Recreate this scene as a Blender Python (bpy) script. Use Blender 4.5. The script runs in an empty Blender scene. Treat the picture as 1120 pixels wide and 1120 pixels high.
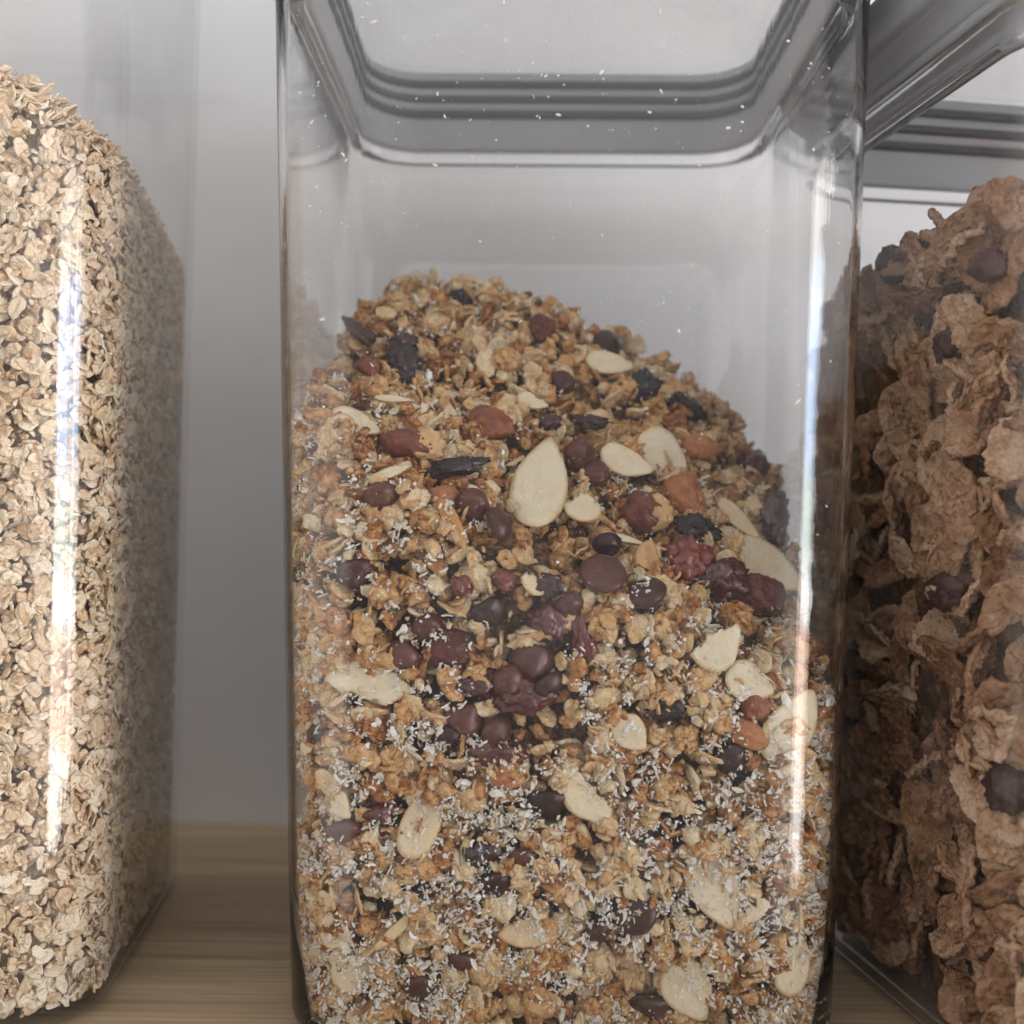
import bpy, math, random
import numpy as np
from mathutils import Vector, Matrix, noise, Euler
random.seed(7); RNG = np.random.default_rng(7)
S = bpy.context.scene
COL = S.collection
PI = math.pi
mm = 0.001

# ------------------------------------------------------------------ world / render
w = bpy.data.worlds.new("World"); S.world = w; w.use_nodes = True
bg = w.node_tree.nodes['Background']; bg.inputs[1].default_value = 0.90
# dim room: brightest up and behind the camera, darker below
_nt = w.node_tree; _tc = _nt.nodes.new('ShaderNodeTexCoord'); _dp = _nt.nodes.new('ShaderNodeVectorMath'); _dp.operation = 'DOT_PRODUCT'
_dp.inputs[1].default_value = (.22, -.68, .70); _nt.links.new(_tc.outputs['Generated'], _dp.inputs[0])
_rp = _nt.nodes.new('ShaderNodeMapRange'); _rp.inputs[1].default_value = -1; _rp.inputs[2].default_value = 1; _nt.links.new(_dp.outputs['Value'], _rp.inputs[0])
_cr = _nt.nodes.new('ShaderNodeValToRGB'); _nt.links.new(_rp.outputs[0], _cr.inputs[0]); # dim patch put into the world colour where someone stands, weakening reflections in the plastic
_d2 = _nt.nodes.new('ShaderNodeVectorMath'); _d2.operation = 'DOT_PRODUCT'; _d2.inputs[1].default_value = (-.03, -.98, -.19); _nt.links.new(_tc.outputs['Generated'], _d2.inputs[0])
_r2 = _nt.nodes.new('ShaderNodeMapRange'); _r2.interpolation_type = 'SMOOTHSTEP'; _r2.inputs[1].default_value = .84; _r2.inputs[2].default_value = .95; _r2.inputs[3].default_value = 1; _r2.inputs[4].default_value = .22; _nt.links.new(_d2.outputs['Value'], _r2.inputs[0])
_mm = _nt.nodes.new('ShaderNodeVectorMath'); _mm.operation = 'SCALE'; _nt.links.new(_cr.outputs[0], _mm.inputs[0]); _nt.links.new(_r2.outputs[0], _mm.inputs['Scale'])
_nt.links.new(_mm.outputs[0], bg.inputs[0])
_e = _cr.color_ramp.elements; _e[0].position = .1; _e[0].color = (.75, .71, .67, 1); _e[1].position = 1; _e[1].color = (1.25, 1.22, 1.20, 1)
_m = _e.new(.50); _m.color = (1.12, 1.09, 1.06, 1); _m = _e.new(.62); _m.color = (1.22, 1.19, 1.16, 1)
S.view_settings.view_transform = 'Standard'; S.view_settings.look = 'None'
S.view_settings.exposure = 0.34; S.view_settings.gamma = 1.0
cy = S.cycles
cy.use_denoising = True
cy.max_bounces = 20; cy.transparent_max_bounces = 24; cy.transmission_bounces = 20; cy.glossy_bounces = 5; cy.diffuse_bounces = 4
cy.caustics_refractive = True; cy.caustics_reflective = False; cy.blur_glossy = 0.5
cy.sample_clamp_indirect = 6.0

# ------------------------------------------------------------------ camera
F = 1240.0; HX, HY = 575.0, 570.0; CAMZ = 0.100
cam = bpy.data.cameras.new('camera'); co = bpy.data.objects.new('camera', cam); COL.objects.link(co)
co.location = (0, 0, CAMZ)
co.rotation_euler = (PI/2 + math.atan((HY-560)/F), 0, math.atan((HX-560)/F))
co.rotation_euler = (co.rotation_euler.to_matrix() @ Matrix.Rotation(math.radians(.6), 3, 'Z')).to_euler()   # the phone was held slightly askew
cam.sensor_width = 36; cam.lens = 36*F/1120; cam.clip_start = 0.01; cam.clip_end = 50
cam.dof.use_dof = True; cam.dof.focus_distance = 0.222; cam.dof.aperture_fstop = 12
S.camera = co

# ------------------------------------------------------------------ materials
def mat(name):
    m = bpy.data.materials.new(name); m.use_nodes = True
    nt = m.node_tree; b = nt.nodes['Principled BSDF']
    return m, nt, b
def N(nt, t, **k):
    n = nt.nodes.new(t)
    for a, v in k.items():
        if a.startswith('i_'):
            key = a[2:]
            key = int(key) if key.isdigit() else key.replace('_', ' ')
            n.inputs[key].default_value = v
        else: setattr(n, a, v)
    return n
def L(nt, a, b): nt.links.new(a, b)
def ramp(nt, stops, fac=None, interp='LINEAR'):
    r = nt.nodes.new('ShaderNodeValToRGB'); r.color_ramp.interpolation = interp
    e = r.color_ramp.elements
    while len(e) < len(stops): e.new(0.5)
    for i, (p, c) in enumerate(stops):
        e[i].position = p; e[i].color = (*c, 1) if len(c) == 3 else c
    if fac is not None: L(nt, fac, r.inputs[0])
    return r

def food_mat(name, stops, rough=0.7, nscale=900, namt=0.25, bump=0.3, bscale=1200, spec=0.3, sss=0.0, dark=None, coat=0.0, bdist=.0009):
    """tint attribute (one value per piece) picks the hue, noise varies it inside the piece"""
    m, nt, b = mat(name)
    at = N(nt, 'ShaderNodeAttribute', attribute_name='tint')
    tc = N(nt, 'ShaderNodeTexCoord')
    nz = N(nt, 'ShaderNodeTexNoise'); nz.inputs['Scale'].default_value = nscale; nz.inputs['Detail'].default_value = 4
    L(nt, tc.outputs['Object'], nz.inputs['Vector'])
    mp = N(nt, 'ShaderNodeMath', operation='MULTIPLY_ADD'); mp.inputs[1].default_value = namt; 
    L(nt, nz.outputs[0], mp.inputs[0])
    sb = N(nt, 'ShaderNodeMath', operation='SUBTRACT'); L(nt, at.outputs['Fac'], sb.inputs[0]); sb.inputs[1].default_value = namt/2
    L(nt, sb.outputs[0], mp.inputs[2])
    r = ramp(nt, stops, mp.outputs[0])
    out = r.outputs[0]
    if dark:
        n2 = N(nt, 'ShaderNodeTexNoise'); n2.inputs['Scale'].default_value = dark[0]; n2.inputs['Detail'].default_value = 3
        L(nt, tc.outputs['Object'], n2.inputs['Vector'])
        r2 = ramp(nt, [(dark[1], (0, 0, 0)), (dark[1]+0.12, (1, 1, 1))], n2.outputs[0])
        mx = N(nt, 'ShaderNodeMixRGB'); mx.inputs[2].default_value = (*dark[2], 1)
        mf = N(nt, 'ShaderNodeMath', operation='MULTIPLY'); L(nt, r2.outputs[0], mf.inputs[0]); mf.inputs[1].default_value = dark[3]
        L(nt, mf.outputs[0], mx.inputs[0]); L(nt, out, mx.inputs[1]); out = mx.outputs[0]
    L(nt, out, b.inputs['Base Color'])
    b.inputs['Roughness'].default_value = rough; b.inputs['Specular IOR Level'].default_value = spec
    if coat: b.inputs['Coat Weight'].default_value = coat; b.inputs['Coat Roughness'].default_value = 0.25
    if sss:
        b.inputs['Subsurface Weight'].default_value = sss; b.inputs['Subsurface Radius'].default_value = (1.0, .6, .35); b.inputs['Subsurface Scale'].default_value = 0.0015
    nb = N(nt, 'ShaderNodeTexNoise'); nb.inputs['Scale'].default_value = bscale; nb.inputs['Detail'].default_value = 5
    L(nt, tc.outputs['Object'], nb.inputs['Vector'])
    bp = N(nt, 'ShaderNodeBump'); bp.inputs['Strength'].default_value = bump; bp.inputs['Distance'].default_value = bdist
    L(nt, nb.outputs[0], bp.inputs['Height']); L(nt, bp.outputs[0], b.inputs['Normal'])
    return m

M = {}
M['rolled'] = food_mat('rolled_oat', [(0, (.42, .24, .11)), (.25, (.64, .45, .27)), (.6, (.77, .59, .40)), (1, (.85, .73, .55))], rough=.75, nscale=650, namt=1.2, bump=.8, bscale=1500)
M['toast'] = food_mat('toasted_oat', [(0, (.26, .08, .02)), (.18, (.52, .23, .07)), (.45, (.72, .42, .18)), (.75, (.80, .56, .30)), (1, (.86, .71, .48))], rough=.55, nscale=750, namt=1.4, bump=.9, bscale=1700, spec=.4)
M['coconut'] = food_mat('coconut_flesh', [(0, (.74, .67, .56)), (1, (.90, .88, .83))], rough=.6, nscale=600, namt=.3, bump=.2)
M['almond'] = food_mat('almond_flesh', [(0, (.58, .28, .09)), (.3, (.70, .53, .31)), (1, (.84, .74, .56))], rough=.5, nscale=330, namt=.5, bump=.45, bscale=800, sss=.15)
M['chip'] = food_mat('dark_chocolate', [(0, (.030, .008, .005)), (1, (.13, .045, .030))], rough=.36, nscale=300, namt=.4, bump=.25, bscale=700, spec=.3, dark=(260, .60, (.20, .10, .08), .3))
M['skin'] = food_mat('nut_skin', [(0, (.09, .018, .010)), (.5, (.24, .065, .026)), (1, (.48, .20, .08))], rough=.45, nscale=420, namt=.9, bump=1.0, bscale=520, spec=.4)
M['nutcut'] = food_mat('nut_flesh', [(0, (.48, .22, .08)), (1, (.74, .52, .28))], rough=.6, nscale=420, namt=.7, bump=.6, bscale=650)
M['cran'] = food_mat('dried_cranberry', [(0, (.020, .004, .003)), (.5, (.085, .012, .008)), (1, (.20, .035, .018))], rough=.3, nscale=300, namt=.6, bump=.5, bscale=500, spec=.5, coat=.2)
M['raisin'] = food_mat('raisin_skin', [(0, (.012, .006, .007)), (1, (.075, .030, .028))], rough=.45, nscale=300, namt=.5, bump=.5, bscale=450, spec=.4)
M['bran'] = food_mat('bran_flake', [(0, (.20, .085, .04)), (.4, (.38, .205, .11)), (.75, (.52, .32, .195)), (1, (.64, .44, .30))], rough=.7, nscale=330, namt=1.5, bump=1.0, bdist=.0022, bscale=600, spec=.25, dark=(420, .60, (.16, .07, .03), .65))
M['core'] = food_mat('shaded_crumb_core', [(0, (.04, .016, .006)), (.45, (.14, .065, .025)), (1, (.50, .30, .14))], rough=.9, nscale=520, namt=2.0, bump=1, bdist=.003, bscale=500)  # dark base colour carries the shade of gaps between crumbs
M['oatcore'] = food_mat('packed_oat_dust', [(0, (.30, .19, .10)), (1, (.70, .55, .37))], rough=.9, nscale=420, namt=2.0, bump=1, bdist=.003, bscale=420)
M['brancore'] = food_mat('shaded_bran_core', [(0, (.03, .012, .005)), (.5, (.09, .042, .02)), (1, (.30, .16, .08))], rough=.9, nscale=260, namt=2.0, bump=1, bdist=.005, bscale=260)  # shade between the flakes is put into this dark colour

def clear_mat(name, tint=(.97, .98, .985), haze=0.004, smudge=0.03):
    """thin clear plastic: passes light straight through, mirrors by Schlick's law, faint haze and scratches"""
    m = bpy.data.materials.new(name); m.use_nodes = True; nt = m.node_tree; nt.nodes.clear()
    out = N(nt, 'ShaderNodeOutputMaterial')
    tr = N(nt, 'ShaderNodeBsdfTransparent'); tr.inputs[0].default_value = (*tint, 1)
    gl = N(nt, 'ShaderNodeBsdfGlossy'); gl.inputs['Roughness'].default_value = .05; gl.inputs[0].default_value = (1, 1, 1, 1)
    lw = N(nt, 'ShaderNodeLayerWeight'); lw.inputs[0].default_value = .5
    tc = N(nt, 'ShaderNodeTexCoord')
    # streaky moulding waves and fine vertical scratches
    mpn = N(nt, 'ShaderNodeMapping'); mpn.inputs['Scale'].default_value = (1400, 1400, 10)
    L(nt, tc.outputs['Object'], mpn.inputs[0])
    ns = N(nt, 'ShaderNodeTexNoise'); ns.inputs['Scale'].default_value = 1.0; ns.inputs['Detail'].default_value = 2; L(nt, mpn.outputs[0], ns.inputs['Vector'])
    bp = N(nt, 'ShaderNodeBump'); bp.inputs['Strength'].default_value = .08; bp.inputs['Distance'].default_value = .0002
    L(nt, ns.outputs[0], bp.inputs['Height'])
    L(nt, bp.outputs[0], gl.inputs['Normal'])
    pw = N(nt, 'ShaderNodeMath', operation='POWER'); L(nt, lw.outputs['Facing'], pw.inputs[0]); pw.inputs[1].default_value = 5
    ma = N(nt, 'ShaderNodeMath', operation='MULTIPLY_ADD'); L(nt, pw.outputs[0], ma.inputs[0]); ma.inputs[1].default_value = .78; ma.inputs[2].default_value = .04
    mx = N(nt, 'ShaderNodeMixShader'); L(nt, ma.outputs[0], mx.inputs[0]); L(nt, tr.outputs[0], mx.inputs[1]); L(nt, gl.outputs[0], mx.inputs[2])
    # haze: patches of fine dust / greasy smear
    df = N(nt, 'ShaderNodeBsdfDiffuse'); df.inputs[0].default_value = (.75, .76, .80, 1)
    n1 = N(nt, 'ShaderNodeTexNoise'); n1.inputs['Scale'].default_value = 55; n1.inputs['Detail'].default_value = 6; L(nt, tc.outputs['Object'], n1.inputs['Vector'])
    r1 = ramp(nt, [(.46, (0, 0, 0)), (.75, (1, 1, 1))], n1.outputs[0])
    n2 = N(nt, 'ShaderNodeTexNoise'); n2.inputs['Scale'].default_value = 1500; n2.inputs['Detail'].default_value = 1; L(nt, tc.outputs['Object'], n2.inputs['Vector'])
    r2 = ramp(nt, [(.70, (0, 0, 0)), (.78, (1, 1, 1))], n2.outputs[0])
    m1 = N(nt, 'ShaderNodeMath', operation='MULTIPLY_ADD'); L(nt, r1.outputs[0], m1.inputs[0]); m1.inputs[1].default_value = smudge; m1.inputs[2].default_value = haze
    m2 = N(nt, 'ShaderNodeMath', operation='MULTIPLY_ADD'); L(nt, r2.outputs[0], m2.inputs[0]); m2.inputs[1].default_value = .18; L(nt, m1.outputs[0], m2.inputs[2])
    mh = N(nt, 'ShaderNodeMixShader'); L(nt, m2.outputs[0], mh.inputs[0]); L(nt, mx.outputs[0], mh.inputs[1]); L(nt, df.outputs[0], mh.inputs[2])
    L(nt, mh.outputs[0], out.inputs[0])
    return m
M['lidclear'] = clear_mat('frosted_lid_plastic', tint=(.96, .955, .95), haze=.16, smudge=.03)

def glass_mat(name, haze=0.0, smudge=0.0, speck=0.0, wave=0.0, thin=0.0, ior=1.5):
    m, nt, b = mat(name)
    b.inputs['Base Color'].default_value = (.995, .992, .99, 1); b.inputs['Transmission Weight'].default_value = 1
    b.inputs['IOR'].default_value = ior; b.inputs['Roughness'].default_value = .0
    if haze or smudge:
        out = nt.nodes['Material Output']; tc = N(nt, 'ShaderNodeTexCoord')
        mpn = N(nt, 'ShaderNodeMapping'); mpn.inputs['Scale'].default_value = (900, 900, 12); L(nt, tc.outputs['Object'], mpn.inputs[0])
        ns = N(nt, 'ShaderNodeTexNoise'); ns.inputs['Scale'].default_value = 1.0; ns.inputs['Detail'].default_value = 2; L(nt, mpn.outputs[0], ns.inputs['Vector'])
        bp = N(nt, 'ShaderNodeBump'); bp.inputs['Strength'].default_value = wave; bp.inputs['Distance'].default_value = .0002
        L(nt, ns.outputs[0], bp.inputs['Height']); L(nt, bp.outputs[0], b.inputs['Normal'])
        df = N(nt, 'ShaderNodeBsdfDiffuse'); df.inputs[0].default_value = (.78, .77, .79, 1)
        n1 = N(nt, 'ShaderNodeTexNoise'); n1.inputs['Scale'].default_value = 48; n1.inputs['Detail'].default_value = 7; n1.inputs['Distortion'].default_value = .6; L(nt, tc.outputs['Object'], n1.inputs['Vector'])
        r1 = ramp(nt, [(.48, (0, 0, 0)), (.75, (1, 1, 1))], n1.outputs[0])
        n2 = N(nt, 'ShaderNodeTexNoise'); n2.inputs['Scale'].default_value = 1700; n2.inputs['Detail'].default_value = 1; L(nt, tc.outputs['Object'], n2.inputs['Vector'])
        r2 = ramp(nt, [(.71, (0, 0, 0)), (.77, (1, 1, 1))], n2.outputs[0])
        m1 = N(nt, 'ShaderNodeMath', operation='MULTIPLY_ADD'); L(nt, r1.outputs[0], m1.inputs[0]); m1.inputs[1].default_value = smudge; m1.inputs[2].default_value = haze
        m2 = N(nt, 'ShaderNodeMath', operation='MULTIPLY_ADD'); L(nt, r2.outputs[0], m2.inputs[0]); m2.inputs[1].default_value = speck; L(nt, m1.outputs[0], m2.inputs[2])
        # part of the light goes straight through, as through a thin film, mirrored by Schlick's law
        tr = N(nt, 'ShaderNodeBsdfTransparent'); tr.inputs[0].default_value = (.985, .985, .985, 1)
        gl = N(nt, 'ShaderNodeBsdfGlossy'); gl.inputs['Roughness'].default_value = .03; L(nt, bp.outputs[0], gl.inputs['Normal'])
        lw = N(nt, 'ShaderNodeLayerWeight'); lw.inputs[0].default_value = .5
        pw = N(nt, 'ShaderNodeMath', operation='POWER'); L(nt, lw.outputs['Facing'], pw.inputs[0]); pw.inputs[1].default_value = 5
        fa = N(nt, 'ShaderNodeMath', operation='MULTIPLY_ADD'); L(nt, pw.outputs[0], fa.inputs[0]); fa.inputs[1].default_value = .6; fa.inputs[2].default_value = .04
        mt = N(nt, 'ShaderNodeMixShader'); L(nt, fa.outputs[0], mt.inputs[0]); L(nt, tr.outputs[0], mt.inputs[1]); L(nt, gl.outputs[0], mt.inputs[2])
        mg = N(nt, 'ShaderNodeMixShader'); mg.inputs[0].default_value = thin; L(nt, b.outputs[0], mg.inputs[1]); L(nt, mt.outputs[0], mg.inputs[2])
        mh = N(nt, 'ShaderNodeMixShader'); L(nt, m2.outputs[0], mh.inputs[0]); L(nt, mg.outputs[0], mh.inputs[1]); L(nt, df.outputs[0], mh.inputs[2])
        L(nt, mh.outputs[0], out.inputs[0])
    return m
M['glass'] = glass_mat('clear_plastic_edge')
M['clear'] = glass_mat('clear_plastic', .002, .014, .22, .05, 0.0, 1.42)
M['clear2'] = glass_mat('clear_plastic_soft', .005, .030, .1, .05, 1.0)

m, nt, b = mat('grey_silicone'); b.inputs['Base Color'].default_value = (.38, .39, .41, 1); b.inputs['Roughness'].default_value = .5; M['sil'] = m
m, nt, b = mat('dark_silicone'); b.inputs['Base Color'].default_value = (.045, .048, .053, 1); b.inputs['Roughness'].default_value = .5; M['rib'] = m
m, nt, b = mat('light_silicone'); b.inputs['Base Color'].default_value = (.44, .45, .47, 1); b.inputs['Roughness'].default_value = .5; M['sil2'] = m

# wall
m, nt, b = mat('painted_wall')
tc = N(nt, 'ShaderNodeTexCoord')
n1 = N(nt, 'ShaderNodeTexNoise'); n1.inputs['Scale'].default_value = 14; n1.inputs['Detail'].default_value = 5; L(nt, tc.outputs['Object'], n1.inputs['Vector'])
r = ramp(nt, [(.3, (.55, .535, .528)), (.7, (.61, .594, .586))], n1.outputs[0])
mp = N(nt, 'ShaderNodeMapping'); mp.inputs['Scale'].default_value = (12, 12, 60); mp.inputs['Location'].default_value = (.3, 0, .4); L(nt, tc.outputs['Object'], mp.inputs[0])
n3 = N(nt, 'ShaderNodeTexNoise'); n3.inputs['Scale'].default_value = 1; n3.inputs['Detail'].default_value = 4; L(nt, mp.outputs[0], n3.inputs['Vector'])
r3 = ramp(nt, [(.62, (0, 0, 0)), (.72, (1, 1, 1))], n3.outputs[0])
mx = N(nt, 'ShaderNodeMixRGB'); mf = N(nt, 'ShaderNodeMath', operation='MULTIPLY'); L(nt, r3.outputs[0], mf.inputs[0]); mf.inputs[1].default_value = .25
L(nt, mf.outputs[0], mx.inputs[0]); L(nt, r.outputs[0], mx.inputs[1]); mx.inputs[2].default_value = (.42, .41, .41, 1)
L(nt, mx.outputs[0], b.inputs['Base Color']); b.inputs['Roughness'].default_value = .8
n2 = N(nt, 'ShaderNodeTexNoise'); n2.inputs['Scale'].default_value = 700; n2.inputs['Detail'].default_value = 3; L(nt, tc.outputs['Object'], n2.inputs['Vector'])
bp = N(nt, 'ShaderNodeBump'); bp.inputs['Strength'].default_value = .15; bp.inputs['Distance'].default_value = .0003
L(nt, n2.outputs[0], bp.inputs['Height']); L(nt, bp.outputs[0], b.inputs['Normal']); M['wall'] = m
# shelf wood
m, nt, b = mat('oak_shelf')
tc = N(nt, 'ShaderNodeTexCoord')
mp = N(nt, 'ShaderNodeMapping'); mp.inputs['Scale'].default_value = (6, 130, 60); L(nt, tc.outputs['Object'], mp.inputs[0])
n1 = N(nt, 'ShaderNodeTexNoise'); n1.inputs['Scale'].default_value = 1; n1.inputs['Detail'].default_value = 6; n1.inputs['Roughness'].default_value = .6; L(nt, mp.outputs[0], n1.inputs['Vector'])
r = ramp(nt, [(.25, (.27, .195, .12)), (.45, (.36, .26, .165)), (.6, (.42, .315, .205)), (.8, (.48, .37, .25))], n1.outputs[0])
mp2 = N(nt, 'ShaderNodeMapping'); mp2.inputs['Scale'].default_value = (20, 900, 300); L(nt, tc.outputs['Object'], mp2.inputs[0])
n2 = N(nt, 'ShaderNodeTexNoise'); n2.inputs['Scale'].default_value = 1; n2.inputs['Detail'].default_value = 3; L(nt, mp2.outputs[0], n2.inputs['Vector'])
r2 = ramp(nt, [(.35, (.74, .71, .68)), (.6, (1, 1, 1))], n2.outputs[0])
mx = N(nt, 'ShaderNodeMixRGB', blend_type='MULTIPLY'); mx.inputs[0].default_value = 1; L(nt, r.outputs[0], mx.inputs[1]); L(nt, r2.outputs[0], mx.inputs[2])
L(nt, mx.outputs[0], b.inputs['Base Color']); b.inputs['Roughness'].default_value = .55
bp = N(nt, 'ShaderNodeBump'); bp.inputs['Strength'].default_value = .2; bp.inputs['Distance'].default_value = .0003
L(nt, n2.outputs[0], bp.inputs['Height']); L(nt, bp.outputs[0], b.inputs['Normal']); M['wood'] = m

# ------------------------------------------------------------------ mesh helpers
def np_mesh(name, V, T, m, tint=None, smooth=True, sharp=False):
    if m.name == 'coconut_flesh': smooth = False
    V = np.asarray(V, dtype=np.float32); T = np.asarray(T, dtype=np.int32)
    me = bpy.data.meshes.new(name)
    me.vertices.add(len(V)); me.vertices.foreach_set('co', V.ravel())
    me.loops.add(T.size); me.loops.foreach_set('vertex_index', T.ravel())
    me.polygons.add(len(T)); me.polygons.foreach_set('loop_start', np.arange(0, T.size, T.shape[1], dtype=np.int32))
    me.polygons.foreach_set('loop_total', np.full(len(T), T.shape[1], dtype=np.int32))
    me.update(calc_edges=True); me.validate()
    me.polygons.foreach_set('use_smooth', np.full(len(me.polygons), smooth))
    if tint is not None:
        a = me.attributes.new('tint', 'FLOAT', 'POINT')
        t = np.full(len(V), tint, dtype=np.float32) if np.isscalar(tint) else np.asarray(tint, dtype=np.float32)
        a.data.foreach_set('value', t)
    me.materials.append(m)
    return me
def link(name, me, parent=None):
    o = bpy.data.objects.new(name, me); COL.objects.link(o)
    if parent: o.parent = parent
    return o
def empty(name, loc, rz=0):
    o = bpy.data.objects.new(name, None); COL.objects.link(o); o.location = loc; o.rotation_euler = (0, 0, rz); o.empty_display_size = .01
    return o
def tag(o, label=None, cat=None, group=None, kind=None):
    if label: o['label'] = label
    if cat: o['category'] = cat
    if group: o['group'] = group
    if kind: o['kind'] = kind
    return o

# rounded-square ring
NC = 14
def rsq(h, R, z):
    pts = []
    for q in range(4):
        a0 = q*PI/2
        cx, cyy = [(1, 1), (-1, 1), (-1, -1), (1, -1)][q]
        for k in range(NC+1):
            a = a0 + PI/2*k/NC
            pts.append((cx*(h-R)+R*math.cos(a), cyy*(h-R)+R*math.sin(a), z))
        # mid points along the next flat side
        nxt = [(-1, 1), (-1, -1), (1, -1), (1, 1)][q]
        x0, y0 = pts[-1][0], pts[-1][1]
        an = a0 + PI/2
        x1, y1 = nxt[0]*(h-R)+R*math.cos(an), nxt[1]*(h-R)+R*math.sin(an)
        for k in range(1, 6): pts.append((x0+(x1-x0)*k/6, y0+(y1-y0)*k/6, z))
    return pts
def loft(prof, cap0=True, cap1=True, closed=False):
    """prof: list of (z, halfwidth, R); returns V, quads as tris"""
    V = []; T = []
    n = None
    for z, h, R in prof:
        p = rsq(h, R, z); n = len(p); V += p
    m_ = len(prof)
    for i in range(m_ if closed else m_-1):
        j = (i+1) % m_
        for k in range(n):
            a, b_, c, d = i*n+k, i*n+(k+1) % n, j*n+(k+1) % n, j*n+k
            T += [(a, b_, c), (a, c, d)]
    def cap(i, flip):
        V.append((0, 0, prof[i][0])); ci = len(V)-1
        for k in range(n):
            a, b_ = i*n+k, i*n+(k+1) % n
            T.append((ci, b_, a) if flip else (ci, a, b_))
    if not closed:
        if cap0: cap(0, True)
        if cap1: cap(m_-1, False)
    return V, T

# ------------------------------------------------------------------ setting
def slab(name, x0, x1, y0, y1, z0, z1, m):
    V = [(x, y, z) for x in (x0, x1) for y in (y0, y1) for z in (z0, z1)]
    Q = [(0, 1, 3, 2), (4, 6, 7, 5), (0, 4, 5, 1), (2, 3, 7, 6), (0, 2, 6, 4), (1, 5, 7, 3)]
    return link(name, np_mesh(name, V, Q, m, smooth=False))
tag(slab('shelf', -1.2, 1.2, .165, .372, -.03, 0, M['wood']), kind='structure')
tag(slab('wall', -1.2, 1.2, .3725, .40, -.3, 1.2, M['wall']), 'plain off-white painted wall behind the three containers', 'wall', kind='structure')

# ------------------------------------------------------------------ containers
WALLT = 1.4*mm
RC = 18*mm
class Box:
    """clear container; hb/ht outer half widths at the foot and the rim, zr = height of the lid ring's lower edge"""
    def __init__(s, c, rz, hb, ht, zr):
        s.c = Vector((c[0], c[1], 0)); s.rz = rz; s.hb = hb; s.ht = ht; s.zr = zr
        s.ca, s.sa = math.cos(rz), math.sin(rz)
    def half(s, z): return s.hb + (s.ht-s.hb)*np.clip(z/s.zr, 0, 1.1)
    def to_local(s, p):
        x, y = p[..., 0]-s.c.x, p[..., 1]-s.c.y
        return np.stack([x*s.ca+y*s.sa, -x*s.sa+y*s.ca, p[..., 2]], -1)
    def to_world(s, p):
        x, y = p[..., 0], p[..., 1]
        return np.stack([x*s.ca-y*s.sa+s.c.x, x*s.sa+y*s.ca+s.c.y, p[..., 2]], -1)
    def sdf(s, p, inset=WALLT):
        """distance outside (+) the inner wall, horizontally; and gradient (local)"""
        h = s.half(p[..., 2])-inset; R = RC-inset
        qx = np.abs(p[..., 0])-(h-R); qy = np.abs(p[..., 1])-(h-R)
        mx, my = np.maximum(qx, 0), np.maximum(qy, 0)
        l = np.sqrt(mx*mx+my*my)
        d = l+np.minimum(np.maximum(qx, qy), 0)-R
        gx = np.where(l > 1e-9, mx/np.maximum(l, 1e-9), (qx > qy)*1.0)*np.sign(p[..., 0])
        gy = np.where(l > 1e-9, my/np.maximum(l, 1e-9), (qx <= qy)*1.0)*np.sign(p[..., 1])
        return d, gx, gy

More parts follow.
